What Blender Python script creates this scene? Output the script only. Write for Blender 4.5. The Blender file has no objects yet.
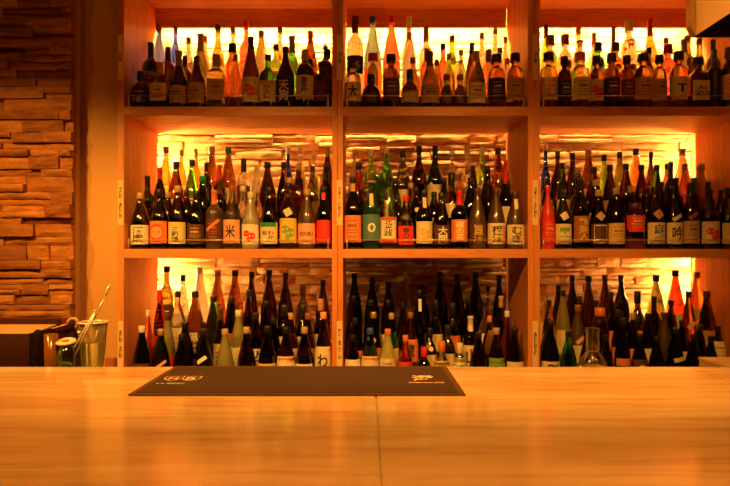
import bpy, bmesh, math, random
from mathutils import Vector, noise
R = random.Random(7)
S = bpy.context.scene
COL = S.collection

# ------------------------------------------------------------------ camera, world, light, exposure
F = 600.0                      # focal length in pixels of the 730 px wide frame
EYE = 1.35
cd = bpy.data.cameras.new('camera'); cam = bpy.data.objects.new('camera', cd); COL.objects.link(cam)
cam.location = (0, 0, EYE); cam.rotation_euler = (math.pi/2, 0, 0)
cd.sensor_width = 36; cd.lens = 36*F/730; cd.shift_x = -1/730; cd.shift_y = 7/730
cd.clip_start = 0.02
S.camera = cam
w = bpy.data.worlds.new('world'); S.world = w; w.use_nodes = True
w.node_tree.nodes['Background'].inputs[0].default_value = (1.0, 0.36, 0.06, 1)
w.node_tree.nodes['Background'].inputs[1].default_value = 0.02
S.view_settings.view_transform = 'Standard'; S.view_settings.look = 'None'
S.view_settings.gamma = 1; S.view_settings.use_curve_mapping = False
S.view_settings.exposure = 0.0
c = S.cycles
c.use_denoising = True; c.caustics_reflective = False; c.caustics_refractive = True
c.max_bounces = 14; c.transmission_bounces = 14; c.glossy_bounces = 4; c.diffuse_bounces = 4
c.transparent_max_bounces = 8; c.sample_clamp_indirect = 6
WARM = (1.0, 0.41, 0.055)
LED = (1.0, 0.56, 0.17)
# downlights hanging over the counter
for lx, ly, e in ((-1.7, 1.35, 185), (-0.55, 1.25, 158), (0.5, 1.25, 152), (1.5, 1.0, 40)):
    ld = bpy.data.lights.new('downlight', 'SPOT'); ld.energy = e; ld.color = WARM
    ld.spot_size = math.radians(86); ld.spot_blend = 0.7; ld.shadow_soft_size = 0.055
    lo = bpy.data.objects.new('downlight', ld); COL.objects.link(lo); lo.location = (lx, ly, 2.5)
    lo.rotation_euler = (math.radians(37), 0, 0)
for lx, e in ((-1.5, 28), (-0.5, 42), (0.55, 45), (1.5, 36)):  # added fill spots aimed straight down to brighten the counter top
    ld = bpy.data.lights.new('counter_fill', 'SPOT'); ld.energy = e; ld.color = WARM; ld.spot_size = math.radians(95); ld.spot_blend = .8; ld.shadow_soft_size = .05
    lo = bpy.data.objects.new('counter_fill', ld); COL.objects.link(lo); lo.location = (lx, .95, 2.5)
ld = bpy.data.lights.new('hood_fill', 'SPOT'); ld.energy = 42; ld.spot_size = math.radians(105); ld.spot_blend = .6; ld.color = WARM; ld.shadow_soft_size = .05  # unseen fill spot added to brighten the hood's left face
lo = bpy.data.objects.new('hood_fill', ld); COL.objects.link(lo); lo.location = (.35, 1.45, 2.22); lo.rotation_euler = (0, -math.pi/2, 0)
STRIP = {}                     # strength of each LED strip
STRIP['top'] = 1250; STRIP['corner'] = (600, 560)

def X(px, D): return (px - 366)/F*D
def Z(py, D): return EYE + (250 - py)/F*D

# ------------------------------------------------------------------ materials
MATS = {}
def newmat(name):
    m = bpy.data.materials.new(name); m.use_nodes = True
    nt = m.node_tree; return m, nt, nt.nodes['Principled BSDF']
def plain(name, col, rough=.5, metal=0, bump=0, var=.12, scale=60, spec=.5):
    if name in MATS: return MATS[name]
    m, nt, b = newmat(name)
    tc = nt.nodes.new('ShaderNodeTexCoord'); n = nt.nodes.new('ShaderNodeTexNoise')
    n.inputs['Scale'].default_value = scale; n.inputs['Detail'].default_value = 3
    nt.links.new(tc.outputs['Object'], n.inputs['Vector'])
    mx = nt.nodes.new('ShaderNodeMix'); mx.data_type = 'RGBA'
    mx.inputs[6].default_value = (*[v*(1-var) for v in col], 1); mx.inputs[7].default_value = (*[min(1, v*(1+var)) for v in col], 1)
    nt.links.new(n.outputs['Fac'], mx.inputs[0]); nt.links.new(mx.outputs[2], b.inputs['Base Color'])
    b.inputs['Roughness'].default_value = rough; b.inputs['Metallic'].default_value = metal
    b.inputs['Specular IOR Level'].default_value = spec
    if bump:
        bp = nt.nodes.new('ShaderNodeBump'); bp.inputs['Strength'].default_value = bump; bp.inputs['Distance'].default_value = .002
        nt.links.new(n.outputs['Fac'], bp.inputs['Height']); nt.links.new(bp.outputs[0], b.inputs['Normal'])
    MATS[name] = m; return m
def wood(name, c1, c2, rough, stretch, scale=1.0, coat=0, bumpy=.05):
    if name in MATS: return MATS[name]
    m, nt, b = newmat(name)
    tc = nt.nodes.new('ShaderNodeTexCoord'); mp = nt.nodes.new('ShaderNodeMapping'); mp.inputs['Scale'].default_value = stretch
    nt.links.new(tc.outputs['Object'], mp.inputs[0])
    n1 = nt.nodes.new('ShaderNodeTexNoise'); n1.inputs['Scale'].default_value = 2.2*scale; n1.inputs['Detail'].default_value = 5; n1.inputs['Distortion'].default_value = .5
    n2 = nt.nodes.new('ShaderNodeTexNoise'); n2.inputs['Scale'].default_value = 9*scale; n2.inputs['Detail'].default_value = 6
    nt.links.new(mp.outputs[0], n1.inputs['Vector']); nt.links.new(mp.outputs[0], n2.inputs['Vector'])
    r1 = nt.nodes.new('ShaderNodeValToRGB'); r1.color_ramp.elements[0].position = .38; r1.color_ramp.elements[1].position = .62
    r1.color_ramp.elements[0].color = (*c1, 1); r1.color_ramp.elements[1].color = (*c2, 1)
    nt.links.new(n1.outputs['Fac'], r1.inputs[0])
    r2 = nt.nodes.new('ShaderNodeValToRGB'); r2.color_ramp.elements[0].position = .3; r2.color_ramp.elements[1].position = .5
    r2.color_ramp.elements[0].color = (.72, .64, .55, 1); r2.color_ramp.elements[1].color = (1, 1, 1, 1)
    nt.links.new(n2.outputs['Fac'], r2.inputs[0])
    mx = nt.nodes.new('ShaderNodeMix'); mx.data_type = 'RGBA'; mx.blend_type = 'MULTIPLY'; mx.inputs[0].default_value = .8
    nt.links.new(r1.outputs[0], mx.inputs[6]); nt.links.new(r2.outputs[0], mx.inputs[7]); nt.links.new(mx.outputs[2], b.inputs['Base Color'])
    b.inputs['Roughness'].default_value = rough; b.inputs['Coat Weight'].default_value = coat; b.inputs['Coat Roughness'].default_value = .12
    bp = nt.nodes.new('ShaderNodeBump'); bp.inputs['Strength'].default_value = bumpy; bp.inputs['Distance'].default_value = .002
    nt.links.new(n2.outputs['Fac'], bp.inputs['Height']); nt.links.new(bp.outputs[0], b.inputs['Normal'])
    MATS[name] = m; return m
def emit(name, col, s):
    m, nt, b = newmat(name)
    b.inputs['Base Color'].default_value = (.8, .7, .5, 1)
    b.inputs['Emission Color'].default_value = (*col, 1); b.inputs['Emission Strength'].default_value = s
    return m
def stone(name, c1, c2, c3):
    m, nt, b = newmat(name)
    g = nt.nodes.new('ShaderNodeNewGeometry'); tc = nt.nodes.new('ShaderNodeTexCoord')
    r = nt.nodes.new('ShaderNodeValToRGB'); r.color_ramp.elements[0].color = (*c1, 1); r.color_ramp.elements[1].color = (*c3, 1)
    e = r.color_ramp.elements.new(.5); e.color = (*c2, 1)
    nt.links.new(g.outputs['Random Per Island'], r.inputs[0])
    n = nt.nodes.new('ShaderNodeTexNoise'); n.inputs['Scale'].default_value = 22; n.inputs['Detail'].default_value = 8; n.inputs['Roughness'].default_value = .65
    mp = nt.nodes.new('ShaderNodeMapping'); mp.inputs['Scale'].default_value = (.6, 1, 1.6)
    nt.links.new(tc.outputs['Object'], mp.inputs[0]); nt.links.new(mp.outputs[0], n.inputs['Vector'])
    r2 = nt.nodes.new('ShaderNodeValToRGB'); r2.color_ramp.elements[0].position = .35; r2.color_ramp.elements[1].position = .6
    r2.color_ramp.elements[0].color = (.55, .47, .4, 1); r2.color_ramp.elements[1].color = (1, 1, 1, 1)
    nt.links.new(n.outputs['Fac'], r2.inputs[0])
    mx = nt.nodes.new('ShaderNodeMix'); mx.data_type = 'RGBA'; mx.blend_type = 'MULTIPLY'; mx.inputs[0].default_value = .85
    nt.links.new(r.outputs[0], mx.inputs[6]); nt.links.new(r2.outputs[0], mx.inputs[7]); nt.links.new(mx.outputs[2], b.inputs['Base Color'])
    b.inputs['Roughness'].default_value = .75
    bp = nt.nodes.new('ShaderNodeBump'); bp.inputs['Strength'].default_value = .7; bp.inputs['Distance'].default_value = .006
    nt.links.new(n.outputs['Fac'], bp.inputs['Height']); nt.links.new(bp.outputs[0], b.inputs['Normal'])
    return m
GL = {   # glass colour, roughness, transmission
 'br': ((.26, .07, .010), .02, 1), 'db': ((.06, .015, .004), .03, 1), 'bk': ((.012, .010, .009), .05, .9), 'gr': ((.10, .55, .04), .02, 1),
 'dg': ((.02, .10, .025), .03, 1), 'yg': ((.45, .88, .05), .03, 1), 'ol': ((.30, .30, .06), .03, 1), 'cl': ((.97, .97, .92), .01, 1),
 'am': ((.78, .40, .08), .02, 1), 'pk': ((.95, .26, .22), .05, 1), 'rd': ((.70, .07, .03), .04, 1), 'bl': ((.02, .05, .9), .05, 1),
 'lb': ((.10, .17, 1.0), .22, .85), 'fr': ((.95, .95, .85), .35, .75), 'fy': ((.85, .80, .35), .4, .6), 'mb': ((.085, .042, .02), .42, .15),
 'or': ((.95, .42, .10), .05, 1), 'ye': ((.95, .78, .18), .02, 1), 'tl': ((.05, .16, .15), .08, .8), 'rs': ((.75, .05, .02), .3, .1),
 'mo': ((.30, .28, .10), .38, .3), 'gb': ((.14, .30, .42), .05, 1)}
GW = {'br': 'brown', 'db': 'dark brown', 'bk': 'black', 'gr': 'green', 'dg': 'dark green', 'yg': 'lime green', 'ol': 'olive', 'cl': 'clear', 'am': 'amber',
 'pk': 'pink', 'rd': 'red', 'bl': 'cobalt blue', 'lb': 'pale blue', 'fr': 'frosted white', 'fy': 'frosted yellow', 'mb': 'matte brown', 'or': 'orange',
 'ye': 'yellow', 'tl': 'teal', 'rs': 'vermilion', 'mo': 'matte olive', 'gb': 'grey-blue'}
LC = {'c': ((.82, .70, .45), 'cream'), 'w': ((.88, .82, .68), 'white'), 't': ((.55, .36, .18), 'tan'), 'o': ((.85, .25, .06), 'orange'), 'r': ((.80, .04, .02), 'red'),
 'k': ((.015, .012, .01), 'black'), 'd': ((.10, .035, .015), 'dark brown'), 'g': ((.22, .42, .10), 'green'), 'y': ((.85, .62, .12), 'yellow'), 'p': ((.85, .42, .30), 'pink'),
 'go': ((.75, .50, .15), 'gold'), 'tl': ((.08, .20, .20), 'teal'), 'b': ((.05, .10, .5), 'blue'), 's': ((.5, .5, .45), 'grey'), 'u': ((.35, .12, .03), 'brown'), 'e': ((.02, .30, .08), 'green')}
def glass(k):
    if ('g', k) in MATS: return MATS['g', k]
    col, ro, tr = GL[k]; m, nt, b = newmat('glass_'+GW[k].replace(' ', '_').replace('-', '_'))
    n = nt.nodes.new('ShaderNodeTexNoise'); tc = nt.nodes.new('ShaderNodeTexCoord'); n.inputs['Scale'].default_value = 25
    nt.links.new(tc.outputs['Object'], n.inputs['Vector'])
    bp = nt.nodes.new('ShaderNodeBump'); bp.inputs['Strength'].default_value = .04; bp.inputs['Distance'].default_value = .004
    nt.links.new(n.outputs['Fac'], bp.inputs['Height']); nt.links.new(bp.outputs[0], b.inputs['Normal'])
    b.inputs['Base Color'].default_value = (*col, 1); b.inputs['Roughness'].default_value = ro
    b.inputs['Transmission Weight'].default_value = tr; b.inputs['IOR'].default_value = 1.40
    b.inputs['Coat Weight'].default_value = 1; b.inputs['Coat Roughness'].default_value = .05
    MATS['g', k] = m; return m
def cutglass(k):
    if ('x', k) in MATS: return MATS['x', k]
    m = glass(k).copy(); m.name = 'cut_glass'; nt = m.node_tree; b = nt.nodes['Principled BSDF']
    v = nt.nodes.new('ShaderNodeTexVoronoi'); tc = nt.nodes.new('ShaderNodeTexCoord'); v.inputs['Scale'].default_value = 70
    nt.links.new(tc.outputs['Object'], v.inputs['Vector'])
    bp = nt.nodes.new('ShaderNodeBump'); bp.inputs['Strength'].default_value = .9; bp.inputs['Distance'].default_value = .006
    nt.links.new(v.outputs['Distance'], bp.inputs['Height']); nt.links.new(bp.outputs[0], b.inputs['Normal'])
    MATS['x', k] = m; return m
def paper(k): return plain('paper_'+LC[k][1].replace(' ', '_')+('_deep' if k == 'e' else ''), LC[k][0], .6, 0, 0, .1, 90)
def capm(k): return plain('cap_'+LC[k][1].replace(' ', '_')+('_deep' if k == 'e' else ''), LC[k][0], .32, .6 if k in ('go', 's') else 0, 0, .08, 120)

# ------------------------------------------------------------------ mesh helpers
def link(name, bm, mats, parent=None, smooth=False, loc=(0, 0, 0)):
    me = bpy.data.meshes.new(name); bmesh.ops.recalc_face_normals(bm, faces=bm.faces) if smooth != 'raw' else None
    bm.to_mesh(me); bm.free()
    for m in (mats if isinstance(mats, (list, tuple)) else [mats]): me.materials.append(m)
    if smooth:
        for p in me.polygons: p.use_smooth = True
    o = bpy.data.objects.new(name, me); COL.objects.link(o); o.location = loc
    if parent: o.parent = parent
    return o
def box(bm, x0, x1, y0, y1, z0, z1, mat=0, bev=0):
    vs = [bm.verts.new((x, y, z)) for x in (x0, x1) for y in (y0, y1) for z in (z0, z1)]
    fs = [bm.faces.new([vs[i] for i in q]) for q in ((0, 1, 3, 2), (4, 6, 7, 5), (0, 4, 5, 1), (2, 3, 7, 6), (0, 2, 6, 4), (1, 5, 7, 3))]
    for f in fs: f.material_index = mat
    if bev:
        es = list({e for f in fs for e in f.edges})
        bmesh.ops.bevel(bm, geom=es, offset=bev, segments=2, affect='EDGES')
    return vs
def boxo(name, x0, x1, y0, y1, z0, z1, m, parent=None, bev=0, off=(0, 0, 0)):
    bm = bmesh.new(); box(bm, x0-off[0], x1-off[0], y0-off[1], y1-off[1], z0-off[2], z1-off[2], 0, bev)
    return link(name, bm, m, parent)
def lathe(bm, prof, seg=24, n=2, mat=0, capb=True, capt=True):
    rings = []
    for r, z in prof:
        ring = []
        for i in range(seg):
            a = 2*math.pi*i/seg; k = sq(a, n); ring.append(bm.verts.new((r*k*math.sin(a), -r*k*math.cos(a), z)))
        rings.append(ring)
    for a, b in zip(rings, rings[1:]):
        for i in range(seg):
            j = (i+1) % seg; f = bm.faces.new((a[i], a[j], b[j], b[i])); f.material_index = mat; f.smooth = True
    if capb: f = bm.faces.new(rings[0][::-1]); f.material_index = mat
    if capt: f = bm.faces.new(rings[-1]); f.material_index = mat
def sq(a, n): return 1.0 if n == 2 else (abs(math.cos(a))**n + abs(math.sin(a))**n)**(-1/n)
def tube(bm, pts, rads, seg=8, mat=0):
    pts = [Vector(p) for p in pts]; rings = []
    for i, p in enumerate(pts):
        t = (pts[min(i+1, len(pts)-1)] - pts[max(i-1, 0)]).normalized()
        up = Vector((0, 0, 1)) if abs(t.z) < .9 else Vector((0, 1, 0)); u = t.cross(up).normalized(); v = t.cross(u)
        r = rads[i] if isinstance(rads, (list, tuple)) else rads
        rings.append([bm.verts.new(p + r*(math.cos(k*2*math.pi/seg)*u + math.sin(k*2*math.pi/seg)*v)) for k in range(seg)])
    for a, b in zip(rings, rings[1:]):
        for i in range(seg):
            f = bm.faces.new((a[i], a[(i+1) % seg], b[(i+1) % seg], b[i])); f.material_index = mat; f.smooth = True
    bm.faces.new(rings[0]).material_index = mat; bm.faces.new(rings[-1][::-1]).material_index = mat
def empty(name, loc, label, cat, group=None, rz=0):
    o = bpy.data.objects.new(name, None); COL.objects.link(o); o.location = loc; o.rotation_euler = (0, 0, rz); o.empty_display_size = .05
    return tag(o, label, cat, group)
def tag(o, label, cat, group=None):
    o['label'] = label; o['category'] = cat
    if group: o['group'] = group
    return o
def struct(o): o['kind'] = 'structure'; return o
TXT = {}
def text_geo(s):
    """vertices and faces of a piece of writing, centred, scaled so its larger side is 1"""
    if s in TXT: return TXT[s]
    cu = bpy.data.curves.new('writing', 'FONT'); cu.body = s; cu.resolution_u = 2; cu.align_x = 'CENTER'; cu.space_line = .92
    cu.offset = .018
    o = bpy.data.objects.new('writing', cu); COL.objects.link(o)
    bpy.context.view_layer.update()
    me = bpy.data.meshes.new_from_object(o.evaluated_get(bpy.context.evaluated_depsgraph_get()))
    tb = bmesh.new(); tb.from_mesh(me)      # cut into narrow strips so that it can wrap round a bottle
    if tb.verts:
        u0 = min(v.co.x for v in tb.verts); u1 = max(v.co.x for v in tb.verts)
        for q in range(1, 12):
            bmesh.ops.bisect_plane(tb, geom=tb.verts[:]+tb.edges[:]+tb.faces[:], plane_co=(u0+(u1-u0)*q/12, 0, 0), plane_no=(1, 0, 0))
    tb.to_mesh(me); tb.free()
    vs = [(v.co.x, v.co.y) for v in me.vertices]; fs = [tuple(p.vertices) for p in me.polygons]
    bpy.data.objects.remove(o); bpy.data.curves.remove(cu); bpy.data.meshes.remove(me)
    if not vs: TXT[s] = ([], [], 1, 1); return TXT[s]
    x0 = min(v[0] for v in vs); x1 = max(v[0] for v in vs); y0 = min(v[1] for v in vs); y1 = max(v[1] for v in vs)
    TXT[s] = ([(a-(x0+x1)/2, b-(y0+y1)/2) for a, b in vs], fs, x1-x0, y1-y0)
    return TXT[s]
def put_text(bm, s, u0, v0, bw, bh, fn, mat):
    vs, fs, tw, th = text_geo(s)
    if not vs: return
    k = min(bw/tw, bh/th); kx = min(bw/tw, k*1.35); ky = min(bh/th, k*1.35)
    nv = [bm.verts.new(fn(u0+a*kx, v0+b*ky)) for a, b in vs]
    for f in fs:
        try: bm.faces.new([nv[i] for i in f]).material_index = mat
        except ValueError: pass

# ------------------------------------------------------------------ structure
y_sh = 3.0; y_bk = 3.474; y_wl = 3.62     # shelf front, back edge of the boards, stone wall behind
oak = wood('shelf_wood', (.70, .25, .07), (.80, .32, .10), .42, (6, 6, .6), 1.5)
oakh = wood('shelf_wood_flat', (.70, .25, .07), (.80, .32, .10), .42, (.6, 6, 6), 1.5)
def masonry(name, x0, x1, z0, z1, yf, seed, mat, hs=(.03, .06), ls=(.10, .36), dep=.035, back=.05):
    rr = random.Random(seed); bm = bmesh.new(); z = z0
    while z < z1:
        h = rr.uniform(*hs); h = min(h, z1-z+.002)
        x = x0 - rr.uniform(0, .15)
        while x < x1:
            L = rr.uniform(*ls); a = max(x, x0); b = min(x+L, x1); x += L
            if b-a < .015: continue
            parts = [(z, z+h)] if h < .045 or rr.random() < .6 else [(z, z+h*.48), (z+h*.48, z+h)]
            for (p, q) in parts:
                d = rr.uniform(0, dep); nx = max(2, int((b-a)/.04)); g = .0012; tilt = rr.uniform(-.006, .006); ft = []
                for j in range(4):
                    row = []
                    for i in range(nx+1):
                        fx = a+g+(b-a-2*g)*i/nx; fz = p+g+(q-p-2*g)*j/3
                        edge = (i in (0, nx)) or (j in (0, 3))
                        nn = noise.noise(Vector((fx*14, fz*30, seed+d*50)))*.007
                        jz = noise.noise(Vector((fx*9, p*40, seed)))*.004 if j in (0, 3) else 0
                        row.append(bm.verts.new((fx, yf - d + nn + (.006 if edge else 0) + tilt*(j-1.5)/1.5, fz+jz)))
                    ft.append(row)
                for j in range(3):
                    for i in range(nx): bm.faces.new((ft[j][i], ft[j][i+1], ft[j+1][i+1], ft[j+1][i]))
                rim = ft[0] + [ft[j][nx] for j in (1, 2, 3)] + ft[3][:-1][::-1] + [ft[j][0] for j in (2, 1)]
                bk = [bm.verts.new((v.co.x, yf+back, v.co.z)) for v in rim]
                for i in range(len(rim)):
                    k = (i+1) % len(rim); bm.faces.new((rim[i], bk[i], bk[k], rim[k]))
        z += h
    return struct(link(name, bm, mat))
st_b = stone('ledge_stone_pale', (.40, .20, .055), (.60, .35, .105), (.74, .49, .18))
st_l = stone('ledge_stone_brown', (.30, .10, .02), (.48, .19, .035), (.60, .26, .05))
struct(boxo('wall_back', -4.2, 4.2, y_wl+.03, y_wl+.15, 0, 3.0, plain('plaster_dark', (.5, .33, .18), .8), None))
masonry('wall_shelf_stone', -1.42, 2.15, .62, 2.04, y_wl-.006, 3, st_b, (.035, .065), (.10, .38), .02, .03)
masonry('wall_shelf_stone_top', -1.42, 2.15, 2.045, 2.95, y_wl-.002, 5, st_b, (.035, .065), (.10, .38), .009, .03)
xl1 = X(71, 2.9)
masonry('wall_left_stone', -4.0, xl1, .3, 2.98, 2.93, 11, st_l, (.028, .075), (.10, .42), .05, .015)
plast = plain('plaster_warm', (.62, .34, .13), .7, 0, .15, .10, 5)
struct(boxo('wall_left', -4.2, X(71.5, 2.93), 2.98, y_wl+.02, 0, 3.0, plast))
# plain strip of wall between stone and shelf, with a water-stained edge
m, nt, b = newmat('stained_plaster')
tc = nt.nodes.new('ShaderNodeTexCoord'); sp = nt.nodes.new('ShaderNodeSeparateXYZ'); n = nt.nodes.new('ShaderNodeTexNoise'); n.inputs['Scale'].default_value = 7; n.inputs['Detail'].default_value = 4
nt.links.new(tc.outputs['Object'], sp.inputs[0]); nt.links.new(tc.outputs['Object'], n.inputs['Vector'])
ma = nt.nodes.new('ShaderNodeMath'); ma.operation = 'MULTIPLY_ADD'; ma.inputs[1].default_value = .09
nt.links.new(n.outputs['Fac'], ma.inputs[0]); nt.links.new(sp.outputs['X'], ma.inputs[2])
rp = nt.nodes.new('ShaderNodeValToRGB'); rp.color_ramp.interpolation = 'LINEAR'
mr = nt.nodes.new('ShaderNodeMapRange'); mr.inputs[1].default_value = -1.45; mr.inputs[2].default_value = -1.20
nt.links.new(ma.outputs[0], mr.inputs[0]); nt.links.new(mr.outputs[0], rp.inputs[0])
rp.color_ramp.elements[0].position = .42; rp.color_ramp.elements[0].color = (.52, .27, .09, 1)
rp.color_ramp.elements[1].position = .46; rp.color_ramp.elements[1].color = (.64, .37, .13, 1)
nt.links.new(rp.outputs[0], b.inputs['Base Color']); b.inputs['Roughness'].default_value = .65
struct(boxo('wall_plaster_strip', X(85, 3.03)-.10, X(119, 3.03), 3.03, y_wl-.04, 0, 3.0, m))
struct(boxo('shaded_return_1', X(71, 2.96), X(84.5, 3.02), 3.02, y_wl-.04, 0, 3.0, plain('plaster_shade', (.40, .18, .06), .7)))  # return beside the stone, its shade painted as a darker plaster
struct(boxo('wall_right', 1.952, 4.2, 3.03, y_wl-.02, 0, 3.0, plast))
struct(boxo('ceiling', -4.2, 4.2, -1.5, 3.6, 2.98, 3.05, plain('ceiling_paint', (.45, .32, .2), .8)))
struct(boxo('floor', -4.2, 4.2, -1.5, 3.6, -.05, 0, plain('floor_tile', (.12, .08, .05), .5)))

# ------------------------------------------------------------------ bottle shelf
zt = [2.0675, 1.355, .6425]; TH = .045
shelf = empty('display_shelf', (0, y_sh, 0), 'built-in pale wooden bottle shelf with nine bays against the stone wall', 'shelf')
def sh(name, x0, x1, y0, y1, z0, z1, m, bev=.0015): return boxo(name, x0, x1, y0, y1, z0, z1, m, shelf, bev, (0, y_sh, 0))
xs = lambda p: (p-366)/200
bays = [(xs(124), xs(332)), (xs(343), xs(528)), (xs(540), xs(747))]
yb = y_bk-.04
sh('side_panel', xs(117.3), xs(124), y_sh, yb+.04, 0, 2.9, oak)
sh('side_panel', xs(747), xs(754), y_sh, yb+.04, 0, 2.9, oak)
for a, b_ in ((332, 343), (528, 540)):
    mid = xs((a+b_)/2)
    sh('divider_panel', xs(a), mid-.0008, y_sh, yb+.02, 0, 2.9, oak); sh('divider_panel', mid+.0008, xs(b_), y_sh, yb+.02, 0, 2.9, oak)
for a, b_ in ((332, 343), (528, 540)): sh('rear_partition', xs((a+b_)/2)-.006, xs((a+b_)/2)+.006, yb+.0402, y_wl-.045, .6, 2.9, oak, 0)
for (a, b_) in bays: sh('light_blocker', a+.01, b_-.01, yb+.0402, y_wl-.008, zt[1]-.02, zt[1]-.005, oakh, 0)  # added unseen slats that keep upper light from spilling into the lower bays
for (a, b_) in bays:
    for z in zt: sh('shelf_board', a, b_, y_sh+.001, yb+.035, z-TH, z, oakh)
    sh('top_board', a, b_, y_sh+.001, yb+.035, 2.74, 2.785, oakh)
    sh('valance', a, b_, y_bk-.02, y_bk-.002, 2.632, 2.74, oakh)
    sh('cabinet_front', a, b_, y_sh+.02, y_sh+.04, .05, .597, oakh)
RIS = [[0, .05, .09, .13], [0, .06, .12, .17], [0, .06, .12, .18]]
TY = [3.064, 3.164, 3.264, 3.362]
riser = plain('riser_dark_wood', (.20, .11, .05), .6)
for r in range(3):
    for (a, b_) in bays:
        for t in (1, 2, 3):
            y0 = TY[t]-.05; y1 = (TY[t+1]-.05) if t < 3 else TY[t]+.05
            sh('step', a+.002, b_-.002, y0, y1-.0005, zt[r]+.0003, zt[r]+RIS[r][t]-.0005, riser, 0)
# guard rails
chrome = plain('rail_steel', (.85, .72, .58), .28, .7)
for r, h in ((0, .056), (1, .045)):
    for (a, b_) in bays:
        bm = bmesh.new(); yy = y_sh+.008
        bw = min(b_, 1.9)
        tube(bm, [(a+.02, yy-y_sh, zt[r]), (a+.02, yy-y_sh, zt[r]+h+.008)], .0035)
        tube(bm, [(bw-.02, yy-y_sh, zt[r]), (bw-.02, yy-y_sh, zt[r]+h+.008)], .0035)
        tube(bm, [(a+.02, yy-y_sh, zt[r]+h), (bw-.02, yy-y_sh, zt[r]+h)], .0022)
        link('guard_rail', bm, chrome, shelf)
# LED strips (parts of the shelf), hidden behind the valance and behind the two outer panels
led_top = emit('led_top', LED, STRIP['top'])
for (a, b_) in bays: sh('light_strip', a+.01, b_-.01, y_bk+.004, y_bk+.016, 2.655, 2.667, led_top, 0)
for px0, s_ in ((-1.243, STRIP['corner'][0]), (1.936, STRIP['corner'][1])):
    sh('light_strip', px0, px0+.012, y_bk+.012, y_bk+.024, zt[2], zt[0]-.1, emit('led_corner', LED, s_), 0)

# paper signs on the uprights
def sign(px, y0, y1, txt, label, wpx=5.4):
    hw = wpx/400; z0 = Z(y1, y_sh); z1 = Z(y0, y_sh); bm = bmesh.new()
    box(bm, -hw, hw, -.0006, .0006, 0, z1-z0)
    put_text(bm, '\n'.join(txt), 0, (z1-z0)*.5, hw*1.15, (z1-z0)*.86, lambda u, v: (u, -.0011, v), 1)
    o = link('paper_sign', bm, [plain('sign_paper', (.92, .62, .32), .7), plain('ink', (.03, .02, .015), .6)], None, 'raw', (xs(px), y_sh-.001, z0))
    for p in o.data.polygons: p.use_smooth = False
    tag(o, label, 'sign', 'paper signs on the shelf uprights')
for px, nm in ((120.6, 'left end panel'), (339.5, 'left divider'), (535.3, 'right divider')):
    sign(px, 35, 80, '  焼酎 ' if px < 200 else ' 洋酒類', f'cream paper strip with vertical writing on the {nm}, beside the top bays')
    sign(px, 180, 225, '芋焼酎・黒糖焼酎' if px < 200 else ('日本酒・焼酎各種' if px < 400 else '日本酒・各種地酒'), f'cream paper strip with vertical writing on the {nm}, beside the middle bays')
    sign(px, 321, 367, '麦焼酎・米焼酎' if px < 200 else ('梅酒・果実酒・他' if px < 400 else '黒糖焼酎各種'), f'cream paper strip with vertical writing on the {nm}, beside the lower bays')

# ------------------------------------------------------------------ bar counter
top_z = 1.0
cnt = empty('bar_counter', (0, 1.1, 0), 'long pale varnished wooden bar counter across the foreground', 'counter')
cw = wood('counter_wood', (.66, .43, .22), (.82, .60, .38), .15, (.35, 3.2, 3.2), 1.4, .6, .04)
cuts = [-2.3, .0235, .963, 2.3]
for a, b_ in zip(cuts, cuts[1:]):
    boxo('counter_plank', a+.0004, b_-.0004, .42, 1.80, top_z-.05, top_z, cw, cnt, .0025, (0, 1.1, 0))
boxo('counter_front', -2.3, 2.3, .75, .80, 0, top_z-.051, wood('counter_base_wood', (.3, .16, .07), (.4, .22, .1), .5, (6, 6, .6)), cnt, 0, (0, 1.1, 0))
# bar mat
mat = empty('bar_mat', (-.166, 1.614, top_z), 'dark brown rubber bar mat with two pale logos lying on the counter', 'mat')
rub = plain('mat_rubber', (.036, .015, .008), .75, 0, .4, .1, 400); rubl = plain('mat_rim', (.085, .034, .014), .65, 0, .2, .1, 300)
w2, d2 = .4055, .176
boxo('mat_base', -w2, w2, -d2, d2, .0002, .004, rubl, mat, .001)
bm = bmesh.new(); t = .016
box(bm, -w2+t, w2-t, -d2+t, d2-t, .0042, .0052); link('mat_field', bm, rub, mat)
ink = plain('mat_print', (.80, .58, .40), .6)
def flat(u, v): return (u, v, .0056)
def ring_poly(bm, pts, wdt):
    n = len(pts)
    c = Vector((sum(p[0] for p in pts)/n, sum(p[1] for p in pts)/n))
    a = [bm.verts.new(flat(*p)) for p in pts]
    q = []
    for p in pts:
        d = Vector(p)-c; L = d.length; d = d*(1-wdt/L); q.append(bm.verts.new(flat(c.x+d.x, c.y+d.y)))
    for i in range(n): bm.faces.new((a[i], a[(i+1) % n], q[(i+1) % n], q[i]))
def shield(cx, cy, s, tw):
    return [(cx-s*.8+tw, cy+s), (cx-s*.3+tw, cy+s*.85), (cx+tw, cy+s*1.05), (cx+s*.3+tw, cy+s*.85), (cx+s*.8+tw, cy+s), (cx+s*.85, cy+.1*s), (cx+s*.6, cy-.5*s), (cx, cy-s), (cx-s*.6, cy-.5*s), (cx-s*.85, cy+.1*s)]
bm = bmesh.new()
lx = X(181, 1.60)+.166; ly = 1.61-1.614
for sx in (-.024, .024):
    ring_poly(bm, shield(lx+sx, ly, .030, 0), .0035)
    put_text(bm, '❦' if False else ('M' if sx < 0 else 'B'), lx+sx, ly, .026, .030, flat, 0)
put_text(bm, 'LA BIÈRE', lx-.012, ly-.058, .072, .014, flat, 0)
link('printed_crest', bm, ink, mat, 'raw')
bm = bmesh.new(); kx = X(423.5, 1.60)+.166
put_text(bm, '澪', kx, ly+.004, .060, .066, flat, 0)
put_text(bm, 'SPARKLING SAKE', kx+.004, ly-.050, .094, .012, flat, 0)
link('printed_logo', bm, ink, mat, 'raw')

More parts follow.
